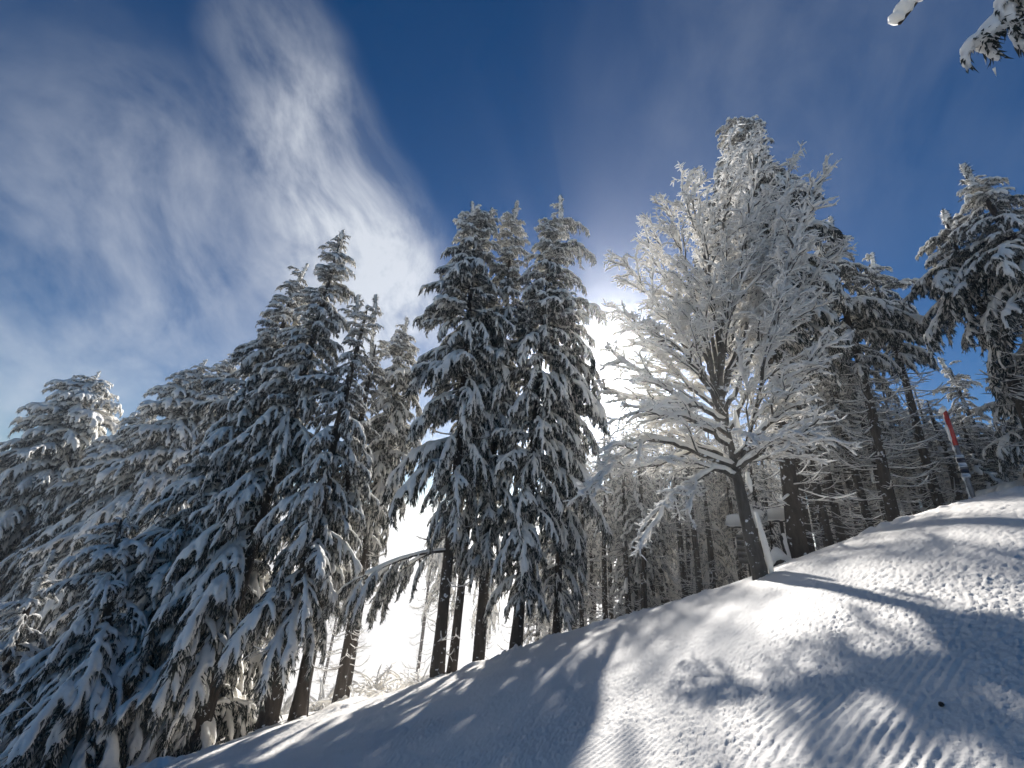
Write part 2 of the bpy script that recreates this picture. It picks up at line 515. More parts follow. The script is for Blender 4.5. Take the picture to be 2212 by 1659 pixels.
def make_bough(seed, p0, p1, width, hang, thick, L=2.4, voxel=.024, nb=9, dense=1.15, bare=.10, dust=.30, sp=1.0, fing=.135):
    """needles (material 0) and the snow they carry (material 1); root at the origin, reaching along +X"""
    rng = np.random.default_rng(seed)
    p0, p1, hang = map(math.radians, (p0, p1, hang))
    ax = bend((0, 0, 0), 0, p0, p1, L, 16, rng.uniform(-.35, .35))
    ax[1:-1] += rng.normal(0, .012, ax[1:-1].shape)
    lines = [(ax, thick * .95, 1, True)]
    for sgn in (-1, 1):
        t = bare + .06 + rng.uniform(0, .06)
        while t < .985:
            P0, T = at_t(ax, t)
            hd = math.atan2(T[1], T[0]); pt = math.atan2(T[2], math.hypot(T[0], T[1]))
            prof = math.sin(math.pi * min(1, .20 + .70 * t)) ** .8
            bl = width * L * prof * rng.choice([.35, .6, .85, 1.0, 1.0, 1.3]) * rng.uniform(.85, 1.15)
            al = math.radians(66 - 34 * t + rng.uniform(-16, 16))
            b = bend(P0, hd + sgn * al, pt + rng.uniform(-.2, .15), pt - hang * rng.uniform(.45, 1.35), bl, 7, -sgn * rng.uniform(-.1, .5))
            has = rng.random() < .86
            lines.append((b, thick * rng.uniform(.62, .92), 0, has))
            nf = int(bl / fing * rng.uniform(.8, 1.3))
            for q in range(nf):
                tt = rng.uniform(.15, .98)
                Q0, T2 = at_t(b, tt)
                h2 = math.atan2(T2[1], T2[0]); q2 = math.atan2(T2[2], math.hypot(T2[0], T2[1]))
                fl = rng.uniform(.10, .30) * min(1.3, L / 2.2) * (sp if sp < 1 else 1)
                c = bend(Q0, h2 + rng.choice([-1, 1]) * rng.uniform(.3, 1.1), q2 - .05, q2 - rng.uniform(.3, 1.2), fl, 4, 0)
                lines.append((c, thick * rng.uniform(.42, .66), 0, has and rng.random() < .78))
            t += (.9 - bare) / nb * rng.uniform(.55, 1.45)
    sg = Geo()
    for (P, th, main, has) in lines:
        if not has: continue
        n = len(P); t = np.linspace(0, 1, n)
        r = th * (.66 + .50 * np.sin(np.pi * np.clip(t * .85 + .12, 0, 1))) * (1 + .45 * (rng.random(n) - .5))
        if main: r = r * np.clip((t + .02) / (bare + .1), .3, 1)
        r[-1] *= .5
        Q = P.copy(); Q[:, 2] += r * .6
        tube(sg, Q, r, 7, caps=True, flat=.85)
    snow = remesh(sg, voxel, 2)
    V = snow.v[0]
    V[:, 2] += .035 * vnoise(V[:, 0] * 7 + seed, V[:, 1] * 7, 7)
    g = Geo()
    g.join(snow)
    O, D, LL = [], [], []
    for (P, th, main, has) in lines:          # needle twigs hang from every branchlet, out from under the snow
        d = np.diff(P, axis=0); seg = np.linalg.norm(d, axis=1).sum()
        n = max(3, int(seg / .021 / sp * dense))
        x = rng.uniform(bare if main else .03, .999, n) * (len(P) - 1); i = x.astype(int); f = (x - i)[:, None]
        p = P[i] * (1 - f) + P[i + 1] * f
        T = d[i] / (np.linalg.norm(d[i], axis=1)[:, None] + 1e-9)
        side = np.stack([-T[:, 1], T[:, 0], np.zeros(n)], 1); side /= np.linalg.norm(side, axis=1)[:, None] + 1e-6
        side *= rng.choice([-1, 1], n)[:, None]
        O.append(p + side * rng.uniform(0, th * .9, n)[:, None] + np.stack([np.zeros(n), np.zeros(n), rng.uniform(-.04, .015, n)], 1))
        dn = np.zeros((n, 3)); dn[:, 2] = -rng.uniform(.25, 1.1, n)
        D.append(T * rng.uniform(.3, 1.0, n)[:, None] + side * rng.uniform(.1, .8, n)[:, None] + dn)
        LL.append(sp * rng.uniform(.08, .24, n))
    O = np.concatenate(O); D = np.concatenate(D); LL = np.concatenate(LL)
    wh = rng.random(len(O)) < dust
    spikes(g, O[~wh], D[~wh], LL[~wh], sp * (.012 + .013 * rng.random((~wh).sum())), 0)
    spikes(g, O[wh], D[wh], LL[wh] * .8, sp * (.012 + .010 * rng.random(wh.sum())), 1)
    tube(g, ax, np.linspace(.028, .008, len(ax)), 5, 2, caps=False)      # the woody axis
    return g


KINDS = {}


def proto(kind, specs, **kw):
    KINDS[kind] = []
    for i, s in enumerate(specs):
        g = make_bough(100 * len(KINDS) + i, *s, **kw)
        nd = Geo(); nd.join(g.only(0), m=0); nd.join(g.only(2), m=1)
        KINDS[kind].append(dict(geo=g, needles=nd.mesh('bough', [NEEDLE, BARK]), snow=g.only(1).mesh('snow_load', [SNOW])))


#                 start pitch, end pitch, half width, hang, snow radius
proto('flat', [(14, -42, .31, 48, .080), (8, -38, .28, 52, .074), (20, -50, .34, 52, .084), (4, -48, .26, 42, .072), (10, -30, .32, 60, .078)])
proto('droop', [(-8, -70, .28, 45, .072), (0, -76, .24, 35, .066), (-16, -66, .30, 50, .074), (-4, -80, .26, 40, .066), (5, -72, .32, 55, .072)])
proto('longflat', [(12, -44, .22, 50, .082), (4, -40, .20, 46, .080), (16, -52, .24, 50, .084)], L=3.8, nb=14, voxel=.028)
proto('longdroop', [(-4, -68, .20, 46, .078), (-12, -72, .18, 40, .074), (2, -64, .22, 50, .080)], L=3.8, nb=14, voxel=.028)
proto('hang', [(-30, -84, .22, 30, .066), (-22, -82, .26, 35, .062), (-40, -86, .20, 28, .068), (-15, -84, .24, 40, .064)])
proto('stub', [(24, -30, .42, 50, .15), (10, -45, .46, 45, .14), (35, -20, .40, 60, .16)], nb=6, voxel=.042, fing=.25)
proto('tip', [(88, 80, .16, 20, .13), (86, 84, .20, 10, .12)], nb=8, voxel=.042, fing=.25)
LOW = {}


def lowres(kind, specs, **kw):
    LOW[kind] = [make_bough(900 + 37 * len(LOW) + i, *s, voxel=.076, nb=6, dense=.5, fing=.22, **kw) for i, s in enumerate(specs)]


lowres('flat', [(10, -42, .34, 45, .085), (4, -48, .30, 45, .085)])
lowres('droop', [(-6, -72, .30, 45, .08), (0, -78, .27, 40, .08)])
lowres('hang', [(-26, -84, .25, 32, .075), (-18, -82, .27, 36, .075)])

# snow-laden bare branches that stick out of the lower trunks


def make_dead(seed, L=1.6, sub=5):
    rng = np.random.default_rng(seed)
    g = Geo()
    ax = bend((0, 0, 0), 0, math.radians(rng.uniform(-15, 15)), math.radians(rng.uniform(-35, -5)), L, 8, rng.uniform(-.9, .9))
    t = np.linspace(0, 1, 9)
    ax[:, 2] += .9 * L * np.clip(t - .40, 0, 1) ** 2 * rng.uniform(.2, 2.2)
    L0 = [(ax, .016)]
    for k in range(sub):
        P0, T = at_t(ax, rng.uniform(.3, .95))
        hd = math.atan2(T[1], T[0]) + rng.choice([-1, 1]) * rng.uniform(.4, .9)
        L0.append((bend(P0, hd, rng.uniform(-.1, .3), rng.uniform(-.5, .3), rng.uniform(.2, .5) * L * .7, 4, 0), .008))
    for (P, r) in L0:
        n = len(P)
        tube(g, P, np.linspace(r, r * .35, n), 4, 0, caps=False)
        rs = r * rng.uniform(1.3, 2.0) * (1 + .5 * (rng.random(n) - .5)); rs[-1] *= .5
        Q = P.copy(); Q[:, 2] += r * .7 + rs * .6
        tube(g, Q, rs, 6, 1, caps=True, flat=.9)
    return g


DEADG = [make_dead(500 + i) for i in range(7)]
DEAD = [g.mesh('dead_branch', [BARK, SNOW]) for g in DEADG]

# ------------------------------------------------------------------ conifers
STAT = dict(b=0, d=0)


def trunk_geo(p0, p1, r0, seed, sides=12, n=26, wob=.05):
    rng = np.random.default_rng(seed)
    t = np.linspace(0, 1, n)
    P = p0[None] * (1 - t[:, None]) + p1[None] * t[:, None]
    ph = rng.uniform(0, 6, 4)
    P[:, 0] += wob * np.sin(t * 7 + ph[0]) * t * (1 - t) * 3; P[:, 1] += wob * np.sin(t * 6 + ph[1]) * t * (1 - t) * 3
    r = .72 * r0 * (1 - t) ** .7 + .018
    r[:3] *= np.array([1.25, 1.14, 1.05])
    g = Geo(); tube(g, P, r, sides, 0, caps=True, jitter=.06, rng=rng)
    return g, P


def place(mesh, name, parent, loc, rz, ry, s, sz=None):
    o = bpy.data.objects.new(name, mesh)
    o.location = loc; o.rotation_euler = (rng_roll.uniform(-.18, .18), ry, rz); o.scale = (s, s * rng_roll.uniform(.9, 1.15), sz or s)
    return link(o, parent)


rng_roll = random.Random(5)


def conifer(label, top, r, R, r0, cb, seed, base=None, style='cone', spacing=.31, per=5, tips=(), tops=(), dead=(0, 0, 0), near=True, lean=(0, 0), full=1.0, group=None, name='spruce_tree', stub_top=True, minq=0.0, side=None):
    """top: picture position of the tree top, r metres away; cb: height (share of the tree) where the living crown begins"""
    rnd = random.Random(seed)
    T = at(top[0], top[1], r)
    if base is not None:
        B = at(base[0], base[1], base[2] if len(base) > 2 else r)
        bx, by = B[0], B[1]
    else: bx, by = T[0] + lean[0], T[1] + lean[1]
    bz = gz(bx, by)
    root = empty(name, (bx, by, bz))
    tag(root, label, 'tree', group)
    p0 = np.array([0, 0, -.5]); p1 = T - np.array([bx, by, bz])
    g, P = trunk_geo(p0, p1, r0, seed)
    g.obj('trunk', [BARK], root)
    H = p1[2]
    if near and r < 17 and H > 3:
        rs = np.random.default_rng(seed + 900); an = np.linspace(0, 6.2832, 19)
        rad = r0 * .86 + .03 * rs.random(19); rad[-1] = rad[0]
        px, py = rad * np.cos(an), rad * np.sin(an)
        rg_ = Geo(); tube(rg_, np.stack([px, py, ground_z(px + bx, py + by) - bz + .0], 1), .05 + .05 * rs.random(19), 8, 0, caps=False, flat=.8, jitter=.15, rng=rs)
        rg_.obj('snow_collar', [SNOW], root)

    def on(s):
        q = (s * H + .5) / (H + .5); x = q * (len(P) - 1); i = max(0, min(int(x), len(P) - 2)); f = x - i
        return P[i] * (1 - f) + P[i + 1] * f

    def bough(kind, loc, rz, ry, s, sz=None):
        pr = rnd.choice(KINDS[kind])
        STAT['b'] += 1
        b = place(pr['needles'], 'bough', root, loc, rz, ry, s, sz)
        link(bpy.data.objects.new('snow_load', pr['snow']), b)

    z = H * cb; k = 0; Hc = H * (1 - cb)
    rot = rnd.uniform(0, 6.28)
    while z < H - .25:
        q = (H - z) / Hc                       # 0 at the top, 1 at the foot of the crown
        if style == 'cone': L = R * (.10 + .90 * q ** .78)
        elif style == 'column': L = R * min(1.0, .34 + 1.9 * q) * (1.0 if q < .75 else 1 - .3 * (q - .75) * 4)
        elif style == 'pine': L = R * (.22 + .78 * min(1, q * 1.6)) * (1 if q < .7 else 1 - .9 * (q - .7))
        else: L = R
        n = per if q > .10 else per - 1 + (rnd.random() < .6)
        for i in range(n):
            if rnd.random() > full: continue
            a = rot + i * 6.283 / n + rnd.uniform(-.35, .35)
            l = L * rnd.choice((.55, .75, .9, 1.0, 1.15)) * rnd.uniform(.88, 1.1)
            if side is not None and not side(a, z, q): continue
            zz = z + rnd.uniform(-.2, .2)
            loc = on(min(.99, max(0.02, zz / H)))
            ry = rnd.uniform(-.16, .16)
            if q < .16: kind = 'stub'
            elif q < .45: kind = rnd.choices(('flat', 'droop', 'stub'), (6, 3, 1))[0]
            elif q < .75: kind = rnd.choices(('flat', 'droop', 'hang'), (3, 6, 2))[0]
            else: kind = rnd.choices(('flat', 'droop', 'hang'), (1, 5, 5))[0]
            if style == 'pine' and kind == 'hang': kind = 'droop'
            k_ = 1.18 if kind in ('droop', 'hang') else 1
            if l * k_ > 2.7: bough('longflat' if kind == 'flat' else 'longdroop', loc, a, ry, l * k_ / 3.8)
            else: bough(kind, loc, a, ry, l / 2.4 * k_)
        rot += 2.4 + rnd.uniform(-.3, .3)
        z += spacing * (1.08 - .5 * (1 - q)) * rnd.uniform(.75, 1.25)
    # leading shoot(s)
    if stub_top:
        for (dx, dy, dz, s) in (tops or ((0, 0, -.75, .5),)):
            bough('tip', p1 + np.array([dx, dy, dz]), rnd.uniform(0, 6.28), 0, s)
            for j in range(6):
                bough('stub', p1 + np.array([dx, dy, dz + j * .17 * s * 2]), rnd.uniform(0, 6.28), rnd.uniform(-.35, .1), s * rnd.uniform(.34, .56) * (1.1 - j * .10))
    # boughs whose tips show in the outline
    for tp in tips:
        u, v, kind = tp[:3]
        dr = tp[3] if len(tp) > 3 else 0.0
        rr = math.hypot(bx, by) + dr
        Pt = at(u, v, rr) - np.array([bx, by, bz])
        if kind == 'limb':                  # a long bare limb with boughs hanging from its outer half
            A = on(min(.98, (Pt[2] + 1.6) / H)); E = Pt + np.array([0, 0, 1.0])
            t = np.linspace(0, 1, 9)[:, None]
            C = A * (1 - t) + E * t; C[:, 2:] += .55 * t * (1 - t)
            lg = Geo(); tube(lg, C, np.linspace(.04, .012, 9), 6, 0)
            tube(lg, C + np.array([0, 0, .05]), np.linspace(.03, .05, 9), 7, 1, jitter=.25, rng=np.random.default_rng(int(u)))
            lg.obj('limb', [BARK, SNOW], root)
            hd = math.atan2(E[1] - A[1], E[0] - A[0])
            for f in (.42, .55, .66, .78, .88, .96, 1.0, 1.0):
                c0 = A * (1 - f) + E * f; c0[2] += .55 * f * (1 - f)
                bough(rnd.choice(('hang', 'hang', 'droop')), c0, hd + rnd.uniform(-.9, .9), rnd.uniform(-.1, .2), rnd.uniform(.42, .62))
            continue
        drop = {'flat': .30, 'droop': .75, 'hang': 1.5, 'stub': .1}[kind]
        hor = math.hypot(Pt[0], Pt[1])
        s0 = on(.5)
        z0 = Pt[2] + hor * drop
        A = on(min(.985, max(.03, z0 / H)))
        d = Pt - A
        hor = math.hypot(d[0], d[1])
        reach = {'flat': 2.2, 'droop': 1.6, 'hang': .9, 'stub': 2.1}[kind]
        bough(kind, A, math.atan2(d[1], d[0]), rnd.uniform(-.05, .05), min(1.25, hor / reach)) if hor / reach < 1.2 else bough('longflat' if kind in ('flat', 'stub') else 'longdroop', A, math.atan2(d[1], d[0]), rnd.uniform(-.05, .05), min(1.5, hor / reach * 2.4 / 3.8))
    # bare lower branches
    nd, z0, z1 = dead
    nd = int(nd * 1.35)
    for k in range(nd):
        zz = H * (z0 + (z1 - z0) * rnd.random())
        o = place(rnd.choice(DEAD), 'dead_branch', root, on(zz / H), rnd.uniform(0, 6.28), rnd.uniform(-.25, .35), rnd.uniform(.32, .78) * min(1.2, R / 1.6))
        STAT['d'] += 1
    return root


# --- left-hand row
conifer('hazy wide spruce at the far left with long level boughs near its top', (205, 815), 36, 8.0, .42, .02, 11, per=6, spacing=.42, near=False, tips=[(70, 885, 'flat'), (35, 965, 'flat'), (30, 985, 'flat', 1), (120, 880, 'flat', -1), (0, 1030, 'flat')])
conifer('low hazy spruce just right of the far left one', (318, 892), 33, 6.2, .36, .02, 12, per=5, near=False, tops=((0, 0, -.6, .45), (.4, 0, -.8, .4)), tips=[(250, 960, 'flat')])
conifer('hazy spruce with a thin bare-looking white tip', (432, 790), 27, 5.4, .36, .03, 13, per=6, near=False, tips=[(340, 850, 'flat'), (345, 870, 'flat', .5)])
conifer('rounded spruce top behind the tall left spruces', (505, 772), 27, 4.4, .36, .05, 14, per=5, near=False)
conifer('tall left spruce with a small knobbed tip and broad drooping skirts', (648, 592), 13.6, 2.7, .24, .02, 15, per=6, near=True, tips=[(560, 715, 'flat'), (545, 745, 'flat', .4), (500, 780, 'flat')])
conifer('tallest spruce of the left row with a pointed tip', (735, 520), 12, 2.15, .24, .04, 16, per=6, near=True, side=lambda a, z, q: q < .55 or math.cos(a) < .25, tips=[(778, 650, 'flat'), (670, 640, 'flat'), (660, 700, 'flat')])
conifer('spruce with two upright shoots beside the tallest left spruce', (795, 660), 11, 1.55, .25, .22, 17, base=(570, 1592, 11), per=5, near=True, tops=((-.25, 0, -.7, .42), (.3, 0, -.8, .45)), dead=(6, .1, .25), tips=[(812, 790, 'flat'), (640, 830, 'flat'), (700, 900, 'droop')])
conifer('slim spruce with a bare leaning trunk right of the left row', (812, 745), 11.8, 1.15, .22, .34, 18, base=(640, 1562, 11.4), per=4, near=True, dead=(12, .1, .4))
conifer('narrow sunlit spruce standing alone in the gap', (875, 715), 14.5, 1.35, .19, .36, 19, base=(726, 1540, 14.2), per=5, near=True, style='column', dead=(46, .06, .62))
conifer('thin pale trunk close behind the narrow spruce in the gap', (862, 860), 16.5, .9, .14, .55, 20, base=(742, 1536, 16.2), per=4, near=False, style='column', dead=(30, .1, .6))
conifer('low broad spruce at the bottom left corner', (262, 1120), 12.5, 2.2, .20, .08, 21, base=(208, 1655, 11.5), per=5, near=True, full=.8, dead=(10, .05, .3))
conifer('mid left spruce hung with steep white boughs', (470, 960), 12.8, 2.4, .20, .06, 22, per=5, near=True, full=.85)
conifer('small hazy spruce low at the left edge of the picture', (95, 1240), 13.5, 2.0, .18, .10, 23, per=5, near=False, full=.8)

# --- the dark group in the middle
conifer('tall dark spruce with a twin top left of the sun', (1034, 452), 11.6, 1.5, .19, .27, 31, base=(945, 1472, 11.2), per=5, near=True, style='column', full=.9, tops=((-.18, 0, -.8, .5), (.42, 0, -.95, .5)),
        dead=(14, .06, .45), tips=[(955, 545, 'flat'), (952, 595, 'flat'), (1065, 550, 'flat'), (920, 665, 'flat'), (935, 700, 'flat', .4), (900, 765, 'flat'), (893, 805, 'flat', -.5), (898, 840, 'droop'), (850, 1045, 'droop'), (845, 1085, 'droop', -.6), (770, 1350, 'limb', -.6), (850, 1330, 'limb', .3), (900, 920, 'droop', -.5)])
conifer('thin dark trunk just right of the twin-topped spruce', (1062, 640), 12.3, 1.2, .15, .25, 32, base=(975, 1457, 12.0), per=4, near=True, style='column', full=.8, dead=(6, .05, .2))
conifer('spruce with a hooked white top in the middle of the dark group', (1108, 462), 12.2, 1.2, .18, .16, 33, base=(1033, 1436, 12.0), per=5, near=True, style='column', full=.9, tips=[(1075, 560, 'flat'), (1150, 545, 'flat'), (1060, 800, 'droop', -.6)])
conifer('dark spruce with a tip leaning right beside the sun', (1196, 470), 11.8, 1.4, .19, .10, 34, base=(1112, 1402, 11.8), per=5, near=True, style='column', full=.95, tops=((.35, 0, -.5, .6), (-.35, 0, -.9, .35)),
        tips=[(1268, 495, 'flat'), (1285, 565, 'flat'), (1300, 680, 'flat'), (1262, 625, 'flat'), (1280, 740, 'flat', .6), (1270, 850, 'droop', -.3), (1245, 960, 'droop'), (1235, 1160, 'hang'), (1284, 790, 'droop'), (1290, 850, 'droop', .4), (1282, 905, 'droop', -.4), (1278, 965, 'droop', .3), (1272, 1040, 'droop'), (1288, 815, 'flat', .8)])
conifer('slender spruce in front of the sun with hanging boughs', (1232, 700), 13.4, 1.1, .15, .10, 35, base=(1200, 1375, 13.0), per=5, near=True, style='column', full=.9)

# --- right-hand side
conifer('tallest spruce, behind the white leafless tree, with a flat snowy top', (1592, 262), 11.4, 2.1, .22, .40, 41, base=(1724, 1203, 11.0), per=5, near=True, style='pine', full=.95, stub_top=False, dead=(30, .08, .45),
        tips=[(1550, 272, 'flat'), (1640, 262, 'flat'), (1663, 300, 'flat'), (1600, 250, 'stub'), (1700, 380, 'flat'), (1758, 415, 'flat'), (1755, 440, 'flat', .5), (1740, 480, 'flat', -.4)])
conifer('spruce with a snowy crown over a long bare trunk, right of the white tree', (1788, 505), 14, 1.5, .16, .50, 42, base=(1931, 1127, 13.6), per=5, near=True, style='pine', dead=(60, .04, .5), tips=[(1830, 540, 'flat'), (1860, 610, 'flat')])
conifer('spruce with a high crown and long bare trunk against the blue gap', (1878, 572), 16, 1.35, .15, .62, 43, base=(2034, 1100, 15.8), per=5, near=True, style='pine', dead=(70, .05, .62), tips=[(1935, 620, 'flat'), (1985, 690, 'flat'), (1990, 730, 'droop')])
conifer('big spruce at the right edge with a tall snowy point', (2104, 392), 12.2, 1.75, .21, .46, 44, per=6, near=True, style='cone', dead=(70, .08, .5), lean=(.6, -.3), tips=[(2010, 660, 'flat'), (2000, 640, 'flat', .4), (2150, 440, 'flat'), (2190, 520, 'flat'), (2030, 740, 'droop')])
conifer('lower knobbed spruce top just left of the big right-edge spruce', (2046, 484), 13.0, 1.3, .15, .62, 45, per=5, near=True, style='pine', dead=(20, .1, .6))
conifer('young snowy spruce behind the red-topped pole', (2052, 795), 19, 1.3, .13, .06, 46, per=5, near=False, style='cone', lean=(.3, 0))
conifer('dark bushy spruce at the right edge below the big one', (2185, 800), 15.5, 1.8, .15, .05, 47, per=5, near=False, style='cone')

# ------------------------------------------------------------------ the forest behind
FOREST = []


def forest_proto(seed, H, R, cb, r0, nd):
    rng = np.random.default_rng(seed); rnd = random.Random(seed)
    tg, P = trunk_geo(np.array([0, 0, -1.5]), np.array([0, 0, H]), r0, seed, 8, 14, .08)
    dg = Geo()
    for k in range(nd):
        z = rnd.uniform(.05, cb + .12) * H
        m = Matrix.Translation((0, 0, z)) @ Matrix.Rotation(rnd.uniform(0, 6.28), 4, 'Z') @ Matrix.Rotation(rnd.uniform(-.25, .35), 4, 'Y') @ Matrix.Scale(rnd.uniform(.35, .85), 4)
        dg.join(rnd.choice(DEADG), m)
    cg = Geo()
    z = H * cb; rot = 0
    while z < H - .1:
        q = (H - z) / (H * (1 - cb))
        L = R * (.15 + .85 * min(1, q * 1.25)) * (1 if q < .8 else .8)
        for i in range(5):
            kind = 'flat' if q < .35 else rnd.choice(('droop', 'droop', 'hang'))
            s = L * rnd.uniform(.7, 1.15) / 2.3
            m = Matrix.Translation((0, 0, z + rnd.uniform(-.2, .2))) @ Matrix.Rotation(rot + i * 1.257 + rnd.uniform(-.3, .3), 4, 'Z') @ Matrix.Rotation(rnd.uniform(-.15, .15), 4, 'Y') @ Matrix.Scale(s, 4)
            cg.join(rnd.choice(LOW[kind]), m)
        rot += 2.4; z += .55 * rnd.uniform(.8, 1.2)
    cg.join(LOW['flat'][0], Matrix.Translation((0, 0, H - .5)) @ Matrix.Rotation(-1.5, 4, 'Y') @ Matrix.Scale(.35, 4))
    return dict(trunk=tg.mesh('trunk', [BARK]), dead=dg.mesh('dead_branches', [BARK, SNOW]), crown=cg.mesh('crown', [NEEDLE, SNOW, BARK]), H=H)


FP = [forest_proto(71, 15, 1.7, .50, .20, 64), forest_proto(72, 13, 2.1, .34, .20, 40), forest_proto(73, 16, 1.5, .56, .19, 70), forest_proto(74, 10, 2.0, .12, .17, 16), forest_proto(75, 14, 1.6, .44, .21, 56)]


def forest_tree(p, u, vtop, r, ub=None, label='', group=''):
    T = at(u, vtop, r)
    z = gz(T[0], T[1])
    s = (T[2] - z) / p['H']
    root = empty('forest_spruce', (T[0], T[1], z), random.uniform(0, 6.28))
    tag(root, label, 'tree', group)
    w = min(1.25, max(.8, s ** .5))
    for nm in ('trunk', 'dead', 'crown'):
        o = bpy.data.objects.new({'trunk': 'trunk', 'dead': 'dead_branches', 'crown': 'crown'}[nm], p[nm])
        o.scale = (w, w, s); link(o, root)
        if nm == 'dead': o['kind'] = 'stuff'
    return root


random.seed(4)
ORD = 'first second third fourth fifth sixth seventh eighth ninth tenth eleventh twelfth thirteenth fourteenth fifteenth sixteenth seventeenth eighteenth nineteenth twentieth'.split()
# trunks that show one by one, at the picture position of their foot
for k, (u, r) in enumerate(((1206, 22), (1240, 20), (1257, 19), (1284, 30), (1309, 18), (1322, 22), (1340, 26), (1357, 17.5), (1376, 28), (1393, 17), (1411, 21), (1440, 25), (1479, 17), (1494, 20), (1510, 16.5), (1540, 18), (1565, 22), (1600, 20))):
    vf = float(np.interp(u, [q[0] for q in _cr], [q[1] for q in _cr]))
    vt = random.uniform(868, 985) if u < 1460 else random.uniform(835, 930)
    ut = u + (1280 - u) * (vf - vt) / (vf + 1380)
    forest_tree(random.choice((FP[0], FP[2], FP[4])), ut, vt, r, label=ORD[k] + ' slim forest trunk from the left, between dark middle group and white tree', group='slim trunks in the hazy forest')
for k, (u, r) in enumerate(((1753, 15), (1771, 17), (1789, 14.5), (1803, 19), (1817, 15.5), (1828, 22), (1839, 18), (1858, 17), (1877, 15), (1891, 19), (1905, 20), (1920, 16), (1945, 22), (1965, 21), (1982, 19), (2001, 18), (2022, 23), (2052, 24), (2073, 17), (2120, 19))):
    vf = float(np.interp(u, [q[0] for q in _cr], [q[1] for q in _cr]))
    vt = random.uniform(590, 720) if u < 1860 else random.uniform(640, 760) if u < 1925 else random.uniform(830, 930)
    ut = u + (1280 - u) * (vf - vt) / (vf + 1380)
    forest_tree(random.choice((FP[0], FP[2], FP[4])), ut, vt, r, label=ORD[k] + ' twiggy bare trunk from the left in the stand right of the white tree', group='trunks in the right-hand stand')
for k in range(150):
    u = random.uniform(1185, 2212); r = 18 + 42 * random.random() ** 1.4
    if u > 1640 and random.random() < .55: continue
    lim = np.interp(u, [1185, 1290, 1400, 1500, 1700, 1900, 2050, 2212], [985, 893, 880, 860, 820, 860, 880, 840])
    forest_tree(random.choice((FP[0], FP[1], FP[1], FP[3], FP[3], FP[4]) if u < 1640 else (FP[0], FP[2], FP[2], FP[4], FP[1])), u, lim + random.uniform(0, 170), r, label='snowy spruce deep in the forest behind the bare trunks', group='spruces deep in the forest')
for (u, v, r) in ((1000, 900, 34), (960, 1010, 38), (1080, 980, 40), (1140, 950, 30), (1180, 1000, 26), (700, 930, 36), (600, 960, 32), (770, 1120, 52)):
    forest_tree(random.choice(FP), u, v, r, label='pale spruce in the mist behind the left and middle spruces', group='pale spruces in the mist')

# ------------------------------------------------------------------ the white leafless tree
DR = 7.9


